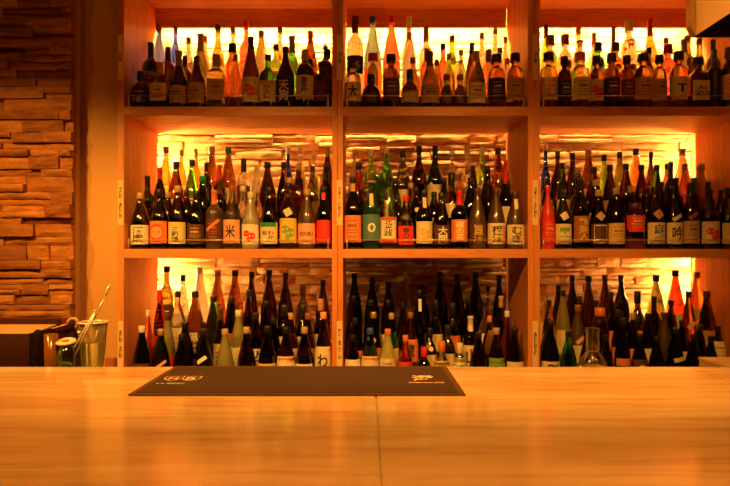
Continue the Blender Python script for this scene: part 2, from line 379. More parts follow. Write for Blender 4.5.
# ------------------------------------------------------------------ range hood, top right
hx = X(691.5, 2.1); hz = Z(38, 2.1)
steel = plain('brushed_steel', (.80, .58, .32), .38, .35, .3, .12, 14)
hood = empty('range_hood', (hx+.4, 1.7, hz), 'brushed metal hood hanging from the ceiling in the top right corner', 'hood')
bm = bmesh.new(); ox, oy = hx+.4, 1.7
box(bm, -.4, .7, 1.25-oy, 1.265-oy, 0, .85); box(bm, -.4, -.398, 1.2651-oy, 2.0969-oy, 0, .85); box(bm, -.4, .7, 2.097-oy, 2.1-oy, 0, .85); box(bm, .685, .7, 1.2651-oy, 2.0969-oy, 0, .85)
link('hood_shell', bm, steel, hood)
bm = bmesh.new(); box(bm, -.3975, .684, 1.266-oy, 2.0965-oy, .001, .03); link('hood_filter', bm, plain('black_filter', (.004, .003, .002), .9, 0, 0, .1, 60, .05), hood)
bm = bmesh.new(); f0 = [(-.419, .03), (-.402, 0.0), (-.402, .85), (-.426, .85)]
a = [bm.verts.new((x, 2.07-oy, z)) for x, z in f0]; b2 = [bm.verts.new((x, 2.10-oy, z)) for x, z in f0]
bm.faces.new(a); bm.faces.new(b2[::-1])
for i in range(4): bm.faces.new((a[i], b2[i], b2[(i+1) % 4], a[(i+1) % 4]))
link('corner_flange', bm, plain('flange_bronze', (.42, .28, .14), .4, .7), hood)

# ------------------------------------------------------------------ behind the counter: bench and things on it
bz = .86
bench = empty('work_bench', (0, 2.2, 0), 'dark work bench behind the counter, carrying the bucket and boxes', 'bench')
boxo('bench_top', -2.2, 2.2, 1.86, 2.5, bz-.04, bz, plain('bench_steel', (.25, .2, .15), .4, .8), bench, .002, (0, 2.2, 0))
boxo('bench_body', -2.2, 2.2, 1.9, 2.46, .0, bz-.041, plain('bench_dark', (.05, .035, .025), .6), bench, 0, (0, 2.2, 0))
# pail
D = 2.12; px_ = X(92.5, D)+.0; R0 = .051; zr = Z(322, D)
pail = empty('ice_pail', (px_, D, bz), 'shiny tapered metal ice pail with a pale rim, right of the dark box', 'bucket')
H = zr-bz; bm = bmesh.new(); rb = R0*.56
pr = [(rb*.98, 0), (rb, .004), (rb+(R0-rb)*.35, H*.35), (rb+(R0-rb)*.36+.0008, H*.36), (rb+(R0-rb)*.70, H*.70), (rb+(R0-rb)*.71+.0012, H*.71), (rb+(R0-rb)*.72, H*.73), (R0*.985, H*.965), (R0, H), (R0-.0025, H), (R0*.95, H*.95), (rb-.003, .01), (rb*.5, .008)]
lathe(bm, pr, 40, 2, 0, True, True); link('pail_body', bm, plain('pail_steel', (.95, .84, .42), .18, .8, 0, .1, 20), pail)
bm = bmesh.new(); N = 40
for k in range(N):
    pass
prf = []
lathe(bm, [(R0-.004, H-.002), (R0+.004, H-.003), (R0+.0045, H+.001), (R0-.004, H+.003), (R0-.004, H-.002)], 40, 2, 0, False, False); link('pail_rim', bm, plain('rim_pale', (.85, .74, .6), .35, .3), pail)
icem = plain('ice_cubes', (.9, .8, .66), .15); bm = bmesh.new()
for k in range(14):
    a = R.random()*6.28; rr = R.random()**.5*.034; vs = box(bm, -.013, .013, -.013, .013, -.013, .013)
    bmesh.ops.rotate(bm, verts=vs, cent=(0, 0, 0), matrix=__import__('mathutils').Euler((R.random()*3, R.random()*3, R.random()*3)).to_matrix())
    bmesh.ops.translate(bm, verts=vs, vec=(rr*math.cos(a), rr*math.sin(a), H-.040+R.random()*.012))
o = link('ice', bm, icem, pail); o['kind'] = 'stuff'
# spoon and tongs leaning in front of the pail
def P(px, py, D): return Vector((X(px, D), D, Z(py, D)))
st = plain('tool_steel', (.85, .72, .58), .3, .5)
def tool(name, pts, rads, label, cat, parts):
    b0 = pts[0]; o = empty(name, b0, label, cat)
    bm = bmesh.new(); tube(bm, [p-b0 for p in pts], rads); link(parts[0], bm, st, o); return o, b0
pa = P(110, 284, 2.03); pb = P(105, 296, 2.02); pc = P(98, 312, 2.0); pd = P(66, 372, 1.99)
t0, b0 = tool('bar_spoon', [pd, pc, pb], [.0026, .0026, .0028], 'long thin metal bar spoon leaning across the pail, tallest of the tools', 'spoon', ['handle'])
bm = bmesh.new(); tube(bm, [pb-b0, pb.lerp(pa, .25)-b0, pb.lerp(pa, .6)-b0, pa-b0], [.0028, .0056, .0060, .0016], 10); link('spoon_bowl', bm, st, t0)
t1, b0 = tool('ice_tongs', [P(61, 372, 1.98), P(78, 341, 1.985), P(95, 311, 1.99)], [.0036, .003, .0026], 'short metal ice tongs leaning beside the long spoon', 'tongs', ['arm'])
bm = bmesh.new(); tube(bm, [P(65, 373, 1.972)-b0, P(82, 341, 1.978)-b0, P(95, 313, 1.985)-b0], [.0036, .003, .0026]); link('arm', bm, st, t1)
bm = bmesh.new(); bmesh.ops.create_uvsphere(bm, u_segments=12, v_segments=8, radius=.0038, matrix=__import__('mathutils').Matrix.Translation(P(95, 311, 1.987)-b0)); link('tip', bm, st, t1, True)
# dark lacquer box with pale lining
D = 1.95; lq = plain('dark_lacquer', (.035, .010, .008), .35); crm = plain('pale_lining', (.42, .25, .12), .6)
xa, xb = X(-40, D), X(29, D); za = Z(334, D); yk = D+.20
bx_ = empty('lacquer_box', ((xa+xb)/2, D, bz), 'open dark red lacquered box with pale lining at the far left behind the counter', 'box')
o3 = ((xa+xb)/2, D, bz)
bm = bmesh.new(); T = .008
for q in ((xa, xb, D, D+T), (xa, xb, yk-T, yk), (xa, xa+T, D+T, yk-T), (xb-T, xb, D+T, yk-T)): box(bm, q[0]-o3[0], q[1]-o3[0], q[2]-D, q[3]-D, 0, (za if q[3] < yk-.001 or q[2] < D+.1 else Z(319, yk))-bz)
box(bm, xa-o3[0]+T, xb-o3[0]-T, T, yk-T-D, 0, .01); link('box_body', bm, lq, bx_)
bm = bmesh.new()
a = [(xa+T+.001, D+T+.001, za-.004), (xb-T-.001, D+T+.001, za-.004), (xb-T-.001, yk-T-.001, Z(324, yk)), (xa+T+.001, yk-T-.001, Z(324, yk))]
v1 = [bm.verts.new((p[0]-o3[0], p[1]-D, p[2]-bz)) for p in a]; v2 = [bm.verts.new((p[0]-o3[0], p[1]-D, p[2]-bz-.006)) for p in a]
bm.faces.new(v1); bm.faces.new(v2[::-1])
for i in range(4): bm.faces.new((v1[i], v2[i], v2[(i+1) % 4], v1[(i+1) % 4]))
link('pale_lining', bm, crm, bx_)
bm = bmesh.new(); box(bm, xa-o3[0], X(72, yk)-o3[0], yk-D+.001, yk-D+.012, Z(323, yk)-bz-.002, Z(318.5, yk)-bz+.002); link('back_rim', bm, plain('lacquer_red', (.12, .025, .015), .35), bx_)
# black cloth sack lump beside the box
bm = bmesh.new(); bmesh.ops.create_icosphere(bm, subdivisions=4, radius=1)
cx, hx2 = X(37, 1.99), 7.4/600*1.99; zt_ = Z(329.5, 1.99)
for v in bm.verts:
    n0 = noise.noise(v.co*2.2+Vector((3, 1, 0)))*.16; k = 1+n0
    z = v.co.z; sgn = 1 if z > 0 else -1; z = sgn*abs(z)**.7
    v.co = Vector((v.co.x*hx2*k*(1.05 if z < .3 else .95), v.co.y*.04*k, (z*.5+.5)*(zt_-bz)))
o = link('cloth_bag', bm, plain('black_cloth', (.012, .007, .006), .95, 0, .5, .2, 80, .05), None, True, (cx, 1.995, bz)); tag(o, 'black cloth bag slumped against the right end of the lacquered box', 'bag')
# dark case with curled leather strap behind the jar
D = 2.105
case = empty('dark_case', (X(62, D), D, bz), 'dark case with a lit slanted edge and curled tan strap, behind the jar', 'case')
oc = Vector((X(62, D), D, bz)); bm = bmesh.new()
f0 = [(47, 372), (76, 372), (76, 321), (43, 331)]
a = [bm.verts.new(P(x, y, D)-oc) for x, y in f0]; b2 = [bm.verts.new(P(x, y, D)-oc+Vector((0, .04, 0))) for x, y in f0]
bm.faces.new(a); bm.faces.new(b2[::-1])
for i in range(4): bm.faces.new((a[i], b2[i], b2[(i+1) % 4], a[(i+1) % 4]))
zmin = min(v.co.z for v in bm.verts)
for v in bm.verts:
    if abs(v.co.z-zmin) < .02: v.co.z = 0
link('case_body', bm, lq, case)
bm = bmesh.new(); tube(bm, [P(42, 331.5, D-.012)-oc, P(60, 326.5, D-.012)-oc, P(78, 320.8, D-.012)-oc], .0028); link('edge_trim', bm, plain('tan_leather', (.55, .30, .14), .45), case)
bm = bmesh.new(); pts = [P(73+5.0*math.cos(a), 323+4.4*math.sin(a), D-.02)-oc for a in [math.radians(q) for q in range(-190, 60, 20)]]
tube(bm, pts+[P(77, 331, D-.02)-oc], .0055, 10); link('strap', bm, plain('tan_leather', (.55, .30, .14), .45), case)
# amber glass tumbler
D = 1.93; bm = bmesh.new(); zt2 = Z(334, D); r0 = 6.5/600*D; h = zt2-bz
lathe(bm, [(r0*.85, 0), (r0, h), (r0-.0025, h), (r0*.8, .012), (.001, .012)], 28, 2, 0, True, False)
tb = empty('glass_tumbler', (X(51, D), D, bz), 'amber glass tumbler between the black bag and the lidded jar', 'glass')
link('tumbler_glass', bm, plain('amber_glass', (.15, .055, .010), .12, 0, 0, .25, 40), tb)
bm = bmesh.new(); lathe(bm, [(r0*.76, .0125), (r0*.9, h*.62)], 28); link('drink', bm, plain('amber_drink', (.85, .38, .08), .3), tb)
# jar with round cream lid tilted towards us
D = 1.94; jx = X(66, D); r0 = 9.2/600*D; zl = Z(343, D)
jar = empty('lidded_jar', (jx, D, bz), 'small yellow-green glass jar with a round cream lid, left of the pail', 'jar')
bm = bmesh.new(); h = zl-bz-.008; lathe(bm, [(r0*.7, 0), (r0*.85, .01), (r0*.88, h*.8), (r0*.8, h)], 28); link('jar_glass', bm, glass('yg'), jar)
bm = bmesh.new(); lathe(bm, [(r0*.9, 0), (r0*1.03, .002), (r0*1.03, .007), (r0*.9, .009), (r0*.5, .006), (.002, .006)], 32, 2, 0, True, False)
o = link('jar_lid', bm, plain('lid_cream', (.85, .62, .42), .4), jar, False, (0, 0, h+.008)); o.rotation_euler = (math.radians(12), 0, 0)
bm = bmesh.new(); lathe(bm, [(.009, 0), (.008, .003), (.001, .004)], 16); o = link('lid_seal', bm, plain('seal_red', (.55, .10, .03), .5), jar, False, (0, -.002, h+.015)); o.rotation_euler = (math.radians(12), 0, 0)
# little wooden block on the sill below the sign
D = 2.5-.05; bm = bmesh.new(); bzz = Z(357.5, D); box(bm, -.020, .020, -.015, .015, 0, bzz-bz, 0, .004)
o = link('wood_block', bm, plain('red_wood', (.35, .12, .05), .5), None, False, (X(111, D), D, bz)); tag(o, 'small reddish wooden block right of the pail, below the paper sign', 'block')
# clear flask
D = 2.0; fx = X(592.5, D); fl = empty('glass_decanter', (fx, D, bz), 'clear round-bellied glass decanter with straight neck behind the counter', 'decanter')
z1 = Z(328, D)-bz; rn = 6.6/600*D; rb = 14.5/600*D; zn = Z(353, D)-bz
prf = [(rb*.6, 0), (rb*.9, .012), (rb*1.05, zn-.06), (rb*1.0, zn-.042), (rb*.84, zn-.022), (rb*.62, zn-.008), (rn*1.08, zn), (rn, zn+.01), (rn, z1-.004), (rn*1.1, z1)]
inn = [(max(r-.0022, .001), max(z, .004)) for r, z in prf[::-1]]
bm = bmesh.new(); lathe(bm, prf+[(rn*1.1-.0022, z1)]+inn[1:-1]+[(rb*.55, .004)], 32, 2, 0, True, True); link('decanter_glass', bm, glass('cl'), fl)
bm = bmesh.new(); lathe(bm, [(rn*.5, zn+.004), (rn*.62, zn+.008), (rn*.66, z1-.012), (rn*.8, z1-.004), (rn*.5, z1-.004), (rn*.45, zn+.01)], 20, 2, 0, True, True); link('pourer', bm, glass('ye'), fl)
bm = bmesh.new(); lathe(bm, [(rb*.5, .006), (rb*.86, .014), (rb*.98, zn-.06), (rb*.94, zn-.044)], 32); link('liquid', bm, glass('ye'), fl)
# wooden crate at right
D = 2.02; crt = empty('wooden_box', (1.30, D+.12, bz), 'pale wooden box lid showing above the counter at the far right', 'box', None, 0)
pw = wood('box_wood', (.60, .38, .18), (.74, .5, .26), .4, (.8, 5, 5), 2)
xl = X(699, 2.3); zb = Z(357, 2.3)
boxo('box_body', xl, xl+.45, 1.90, 2.30, bz, zb-.012, pw, crt, .001, (1.30, D+.12, bz))
boxo('box_lid', xl-.002, xl+.452, 1.898, 2.302, zb-.0115, zb, pw, crt, .001, (1.30, D+.12, bz))

# ------------------------------------------------------------------ bottles
KIND = {   # profile (radius, height) with neck; n = roundness of the section; label range; neck start
 'sake':  ([(.90, 0), (.98, .008), (1, .03), (1, .50), (.96, .55), (.84, .61), (.66, .68), (.48, .745), (.36, .80), (.31, .86), (.30, .945), (.34, .95), (.34, .965)], 2, (.09, .46), .80, 'sake_bottle'),
 'slope': ([(.90, 0), (.98, .008), (1, .03), (1, .44), (.95, .50), (.84, .58), (.70, .66), (.55, .74), (.42, .81), (.34, .88), (.32, .945), (.36, .95), (.36, .965)], 2, (.08, .42), .80, 'shochu_bottle'),
 'wine':  ([(.90, 0), (.98, .008), (1, .03), (1, .58), (.97, .62), (.86, .665), (.62, .71), (.42, .74), (.34, .78), (.32, .95), (.36, .955), (.36, .97)], 2, (.12, .50), .74, 'wine_bottle'),
 'burg':  ([(.90, 0), (.98, .01), (1, .03), (1, .40), (.95, .47), (.82, .56), (.62, .65), (.44, .72), (.35, .79), (.32, .94), (.38, .945), (.38, .97)], 2, (.08, .38), .72, 'wine_bottle'),
 'whis':  ([(.92, 0), (.99, .01), (1, .03), (1, .58), (.97, .64), (.86, .70), (.62, .745), (.44, .765), (.37, .785), (.36, .825), (.40, .83), (.40, .845)], 2, (.14, .54), .80, 'whisky_bottle'),
 'sqr':   ([(.90, 0), (.97, .01), (1, .03), (1, .58), (.96, .63), (.80, .68), (.55, .72), (.40, .745), (.37, .775), (.36, .825), (.42, .83), (.42, .845)], 6, (.14, .52), .76, 'spirit_bottle'),
 'squat': ([(.80, 0), (.92, .015), (.99, .08), (1, .28), (.98, .42), (.88, .54), (.66, .64), (.44, .70), (.34, .74), (.32, .84), (.38, .845), (.38, .87)], 2, (.12, .42), .72, 'squat_bottle'),
 'round': ([(.72, 0), (.85, .015), (.97, .12), (1, .26), (.98, .40), (.88, .52), (.64, .62), (.40, .68), (.34, .72), (.32, .82), (.38, .825), (.38, .85)], 2.6, (.14, .42), .70, 'liqueur_bottle'),
 'slim':  ([(.90, 0), (.98, .008), (1, .03), (1, .46), (.95, .52), (.80, .60), (.58, .68), (.42, .74), (.36, .80), (.34, .95), (.40, .955), (.40, .97)], 2, (.10, .44), .76, 'slender_bottle'),
 'jar':   ([(.80, 0), (.95, .02), (1, .08), (.98, .25), (.92, .45), (1, .62), (.98, .74), (.80, .84), (.55, .88), (.50, .92), (.55, .93), (.55, .94)], 2, (.40, .72), .88, 'ceramic_bottle'),
}
inkm = {k: plain('ink_'+LC[k][1].replace(' ', '_'), LC[k][0], .6) for k in ('k', 'w', 'r', 'go', 'd', 'g')}
def prof_r(prof, z):
    for (r0, z0), (r1, z1) in zip(prof, prof[1:]):
        if z0 <= z <= z1 and z1 > z0: return r0+(r1-r0)*(z-z0)/(z1-z0)
    return prof[-1][0]
def bottle(t, row, x, top, wpx, kind, gk, cap, lab, txt, extra):
    D = TY[t]; base = zt[row]+RIS[row][t]; h = Z(top, D)-base
    r = min(wpx/2/F*(D-.03), .049)
    prof, n, lz, nz, nm = KIND[kind]
    if n > 2.5: r *= .93
    if not .15 < h < .50: print('HEIGHT', row, t, x, top, round(h, 3))
    root = empty(nm, (X(x, D), D, base+.0006), '', 'bottle')
    pf = [(a*r, b_*h) for a, b_ in prof]
    bm = bmesh.new(); lathe(bm, pf, 28, n)
    body = link('glass_body', bm, (cutglass if 'x' in extra else glass)(gk), root)
    def fn(off):
        def f(u, v):
            rr = prof_r(pf, v); a = u/max(r, rr, .01) if v < pf[4][1] else u/max(rr, .008)
            k = (rr+off)*sq(a, n); return (k*math.sin(a), -k*math.cos(a), v)
        return f
    # cap
    if cap != '-':
        foil = cap[0] == 'F'; big = cap[0] == 'B'; ck = cap[1:] if (foil or big) else cap
        zc = prof[-1][1]*h; rc = prof[-1][0]*r
        bm = bmesh.new()
        if foil:
            z0 = (nz+.01)*h; pts = [(prof_r(pf, z0)+.0009, z0)]
            for a, b_ in pf:
                if b_ > z0: pts.append((a+.0009, b_))
            pts += [(rc*.98+.0009, h-.002), (rc*.8, h)]
            lathe(bm, pts, 20)
            link('neck_foil', bm, capm(ck), root)
        else:
            r2 = rc*(1.45 if big else 1.06); z0 = zc-(.0 if big else .022); 
            if big: z0 = zc+.0004; r2 = min(max(r2, .015), r*.8)
            lathe(bm, [(r2*.94, z0), (r2, z0+.001), (r2, h-.002), (r2*.9, h)], 20)
            link('cap', bm, capm(ck), root)
    # label
    if lab != '-':
        lk, *rest = lab.split(':'); a0, a1 = lz
        if rest: a0, a1 = [float(q) for q in rest[0].split('-')]
        bm = bmesh.new(); zz0, zz1 = a0*h, a1*h; hw = r*1.25 if n < 3 else r*.86; f = fn(.0007)
        nu, nv = 14, 4; g = [[bm.verts.new(f(-hw+2*hw*i/nu, zz0+(zz1-zz0)*j/nv)) for i in range(nu+1)] for j in range(nv+1)]
        for j in range(nv):
            for i in range(nu): fc = bm.faces.new((g[j][i], g[j][i+1], g[j+1][i+1], g[j+1][i])); fc.smooth = True
        ik = 'k'; body_t = txt
        if '/' in txt: body_t, ik = txt.split('/')
        elif lk in ('k', 'd', 'tl', 'u'): ik = 'go'
        fo = fn(.0015); cz = (zz0+zz1)/2; lh = zz1-zz0; lw = min(hw*2, r*1.9)
        mats = [paper(lk), inkm[ik]]
        def quad(u0, u1, v0, v1, mi=1):
            ns = 6; q = [[bm.verts.new(fo(u0+(u1-u0)*i/ns, v)) for i in range(ns+1)] for v in (v0, v1)]
            for i in range(ns): bm.faces.new((q[0][i], q[0][i+1], q[1][i+1], q[1][i])).material_index = mi
        def disc(cu, cv, ra, mi=1, sx=1):
            c0 = bm.verts.new(fo(cu, cv)); ring = [bm.verts.new(fo(cu+sx*ra*math.cos(q*math.pi/9), cv+ra*math.sin(q*math.pi/9))) for q in range(18)]
            for q in range(18): bm.faces.new((c0, ring[q], ring[(q+1) % 18])).material_index = mi
        for e in extra.split(','):
            if e[0] in 'TBR' and len(e) > 1:
                mats.append(paper(e[1:])); mi = len(mats)-1
                if e[0] == 'T': quad(-lw*.5, lw*.5, cz+lh*.30, cz+lh*.5, mi); cz -= lh*.08; lh *= .8
                elif e[0] == 'B': quad(-lw*.5, lw*.5, cz-lh*.5, cz-lh*.34, mi); cz += lh*.08; lh *= .8
                else: quad(lw*.36, lw*.5, cz-lh*.5, cz+lh*.5, mi)
        if body_t == '*':
            
            for vv, hh, ww in ((.30, .035, .30), (.12, .10, .24), (-.04, .025, .34), (-.14, .025, .30), (-.30, .035, .26)):
                u = -ww
                while u < ww:
                    du = R.uniform(.04, .11); quad(lw*u, lw*min(u+du, ww), cz+lh*(vv-hh/2), cz+lh*(vv+hh/2)); u += du+.035
        elif body_t == '@circle': disc(0, cz, min(lw, lh)*.28)
        elif body_t == '@face':
            mats += [paper('p'), inkm['d']]; disc(0, cz, lh*.36, 1, .9); disc(0, cz-.001, lh*.27, 2, .8)
            for s in (-1, 1): quad(s*lw*.09-.002, s*lw*.09+.002, cz+lh*.02, cz+lh*.06, 3)
            quad(-.003, .003, cz-lh*.14, cz-lh*.1, 3)
        elif body_t == '@frame':
            for q in ((-.42, .42, .40, .44), (-.42, .42, -.44, -.40), (-.42, -.38, -.4, .4), (.38, .42, -.4, .4)): quad(lw*q[0], lw*q[1], cz+lh*q[2], cz+lh*q[3])
        elif body_t == '@leaf':
            disc(-lw*.16, cz+lh*.05, lh*.16, 1, 1.2); disc(lw*.17, cz-lh*.08, lh*.18, 1, 1.1); disc(0, cz-lh*.25, lh*.12)
        elif body_t == '@arc':
            quad(-lw*.4, lw*.4, cz-lh*.30, cz-lh*.24); quad(-lw*.3, lw*.3, cz+lh*.05, cz+lh*.3); quad(-lw*.06, lw*.06, cz-.1*lh, cz+lh*.02)
        elif body_t != '-':
            s = body_t; hor = s[0] == '='; s = s[1:] if hor else s
            put_text(bm, s.replace('_', '\n') if hor else '\n'.join(s), 0, cz, lw*(.8 if hor else .62), lh*((.5 if '\n' in s or '_' in s or len(s) > 3 else .36) if hor else .84), fo, 1)
        link('label', bm, mats, root, 'raw')
    # extra paper: q = tilted tag, n = neck label, s = shoulder band
    for e in extra.split(','):
        if len(e) < 2 or e == 'x' or e[0] in 'TBR': continue
        kd, ck = e[0], e[1:].split('@')[0]; ang = float(e.split('@')[1]) if '@' in e else 0
        bm = bmesh.new(); f = fn(.0024); hw, hh, cv = {'q': (r*.62, r*.22, .50*h), 'n': (r*.26, .055*h, (nz+.05)*h), 'm': (r*.20, .09*h, (nz-.02)*h), 'b': (r*1.0, r*.16, .40*h), 'd': (r*.42, r*.42, .55*h), 'o': (r*.34, r*.34, .55*h)}[kd]
        ca, sa = math.cos(math.radians(ang)), math.sin(math.radians(ang))
        if kd == 'o':
            c0 = bm.verts.new(f(0, cv)); rg = [bm.verts.new(f(hw*math.cos(q*math.pi/8), cv+hw*math.sin(q*math.pi/8))) for q in range(16)]
            for q in range(16): bm.faces.new((c0, rg[q], rg[(q+1) % 16]))
        else:
            nu, nv = 8, 4; g = []
            for j in range(nv+1):
                row_ = []
                for i in range(nu+1):
                    u = -hw+2*hw*i/nu; v = -hh+2*hh*j/nv; row_.append(bm.verts.new(f(u*ca-v*sa, cv+u*sa+v*ca)))
                g.append(row_)
            for j in range(nv):
                for i in range(nu): bm.faces.new((g[j][i], g[j][i+1], g[j+1][i+1], g[j+1][i]))
        link({'n': 'neck_label', 'm': 'neck_label', 's': 'shoulder_band'}.get(kd, 'paper_tag'), bm, paper(ck), root, True)
    root.rotation_euler[2] = R.uniform(-.10, .10)
    return root
# tier x top width kind glass cap label writing extra ; look
BOT = {}
BOT[0, 0] = '''
3 159 25 15 sake lb u - - - ; pale blue frosted bottle, brown cap
3 175.5 27 12 sake bl u - - - ; deep blue bottle, brown cap
3 188.5 38 12 slim cl t - - -
3 206 36 11 slim cl u - - -
3 217 25 15 slim ye d - - br@80 ; yellow bottle with red tassel
3 233.5 27 12 slim cl t - - -
3 246 21 14 wine pk r - - - ; pink-necked bottle, red cap
3 261 31 16 slope fy t - - - ; pale cloudy bottle, tan cap
3 280 27 12 slim cl u - - -
3 310.5 31 15 slope br Fo - - - ; brown bottle, orange capsule
3 325.5 46 14 wine db Fd - - -
2 200.5 34 19 burg ol Ft - - - ; sparkling wine bottle, tan foil
2 292 36 17 burg gr Ft - - - ; bright green bottle, tan foil
2 185 56 13 wine db Fd - - -
2 276 45 15 wine yg d t - - ; lime green bottle, dark cap
1 151 43 17 wine dg Fk t * - ; dark green bottle, black foil
1 168 47 17 wine db Fk - - -
1 232.5 44 14 whis am Bk - - - ; amber bottle, round black cap
1 309 60 16 whis db Bk - - -
1 328 50 12 whis db Bk - - -
0 141 72 20 squat bk k k:.12-.48 酒/go - ; squat black bottle with gold mark
0 161 63 20 sqr am go go * - ; gold-labelled crystal spirit bottle
0 178.5 51 18 burg db Fu t * - ; dark bottle, brown foil, tan label
0 196.8 56 18 sake db Fk t * - ; dark bottle, black foil, tan label
0 216.5 55 20 sqr cl t t * - ; clear square bottle, tan label
0 237 55 14 sake am u - - - ; slim amber bottle, brown stopper
0 250 37 18 slope db Fk c @leaf/r - ; black-necked bottle, red and cream label
0 267.5 55 17 wine gr k c 四六瓶 Tt ; green bottle, cream label, dark cap
0 285.5 47 18 sake bk k k 天狗/w - ; black bottle, gold-framed black label
0 305 50 18 whis db Ft c 喜多屋 Bt ; dark bottle, cream foil, cream label
0 323 62 18 whis bk Bk d - - ; dark bottle, dark brown label
'''
BOT[0, 1] = '''
3 355.5 17 17 whis cl d k:.28-.50 =BG/w - ; clear bottle, black label, dark cap
3 372.5 17 18 slope gb b - - x ; grey-blue cut glass bottle, orange collar
3 391.5 17 18 slope pk r - - x ; pink cut glass bottle, red cap
3 409 17 14 slim fr w - - - ; pale bottle with long white neck
3 426 27 14 sqr cl t - - -
3 452 36 14 slim yg u - - - ; lime green bottle, brown cap
3 482 33 12 slim cl t - - -
3 500 28 12 slim cl w - - -
3 512 37 10 slim cl t - - -
2 409 33 14 slim cl o - - - ; clear bottle, orange cap
2 427 50 14 whis pk u - - -
2 443 44 13 slim pk k - - - ; pale pink bottle, black cap
2 500 48 12 slim cl u - - -
2 461 50 12 slim cl w - - -
1 373 54 18 whis or Br - - - ; orange-red bottle, red cap
1 413 58 14 slim am u - - -
1 437 60 12 slim am t - - -
1 461.5 61 10 slim cl Bk - - -
1 470 43 14 slope db Fd - - - ; slender dark bottle, brown foil
1 488.5 50 15 sqr am u - - -
1 507 59 13 slim cl o - - -
1 449 54 12 slim yg t - - -
0 353 62 17 whis cl Bk w 大 - ; clear bottle, white label, round black cap
0 371 75 20 squat db k k * - ; squat dark bottle, black label
0 391 55 17 whis br Bk d * - ; amber bottle, dark brown label
0 410 70 19 round ye k c @frame - ; round pale yellow bottle, square label
0 430 52 19 burg ol Fd t * - ; olive wine bottle, tan label
0 446.5 75 13.4 round am Bu d * - ; small amber bottle, dark label
0 460.5 75 13.4 round am Bu d * - ; small amber bottle, dark label
0 476 51 18.5 slope ye Ft c * - ; pale tapered bottle, cream label
0 496.2 55 18 whis am Bk k */go - ; amber bottle, black label, black cap
0 515 54 17.4 whis or Bk t * - ; orange bottle, tan label, black cap
'''
BOT[0, 2] = '''
3 546 25 12 slope yg Fd - - - ; lime green bottle, dark capsule
3 578.5 28 13 slim cl t - - -
3 594 33 12 slim yg Ft - - -
3 613.5 27 12 slim ye Ft - - - ; yellow bottle, tan capsule
3 629 20 15 whis cl Bw - - -  ; clear bottle, large glass stopper
3 650 18 15 slim ye Fr - - - ; yellow bottle, red wax top
3 666 38 12 slim cl u - - -
3 701 36 16 slim ol u - - -
3 716 38 12 slim yg Ft - - -
2 550 36 15 whis cl Bu - - -
2 565 35 14 whis cl Bu - - -
2 580 41 13 slim am Bk - - -
2 598 43 14 whis gr Bk - - - ; green bottle, black cap
2 615.5 43 14 whis am Bk - - -
2 631 40 14 slim cl Bo - - -
2 684 39 15 slim fr Ft - - - ; frosted bottle, tan capsule
2 699 39 13 slim cl u - - -
1 567 61 15 whis br Bu - - -
1 600 60 13 whis br Bd - - -
1 631 65 16 whis or Bo - - - ; orange bottle, orange cap
1 649 48 12 slim db k - - -
1 668 45 15 whis pk Br - - - ; pink bottle, red cap
1 713 40 14 wine db Fk - - -
1 691 58 14 whis br Bu - - -
0 549 53 17.5 whis am Bk c */r - ; amber bottle, cream label, square black cap
0 564.5 57 13.5 whis db Bk k */w - ; slim bottle, black label with white print
0 580.5 53 18 whis cl Bo c * - ; clear bottle, cream label, rounded stopper
0 596.5 57 14 whis am Bk c @leaf/r - ; amber bottle, cream label, red mark
0 611.5 54 16.5 whis br Bk k * - ; brown bottle, black label, black cap
0 626 56 14 whis br Bk d * - ; brown bottle, dark brown label
0 642.5 54 18.5 whis am Bk t * - ; amber bottle, tan label, black cap
0 658.5 55 14 whis ye Bk t * - ; pale yellow bottle, tan label
0 678.5 52 17 whis or Bk c =T/k - ; orange bottle, cream label, letter T
0 698 58 19.5 sqr br Bk c =AI_ZO/k - ; wide brown bottle, cream label with writing
0 714 50 14 wine bk Fk - - - ; slim black bottle, black foil
0 729 48 15 whis db Bk p * - ; dark bottle, pinkish label
'''
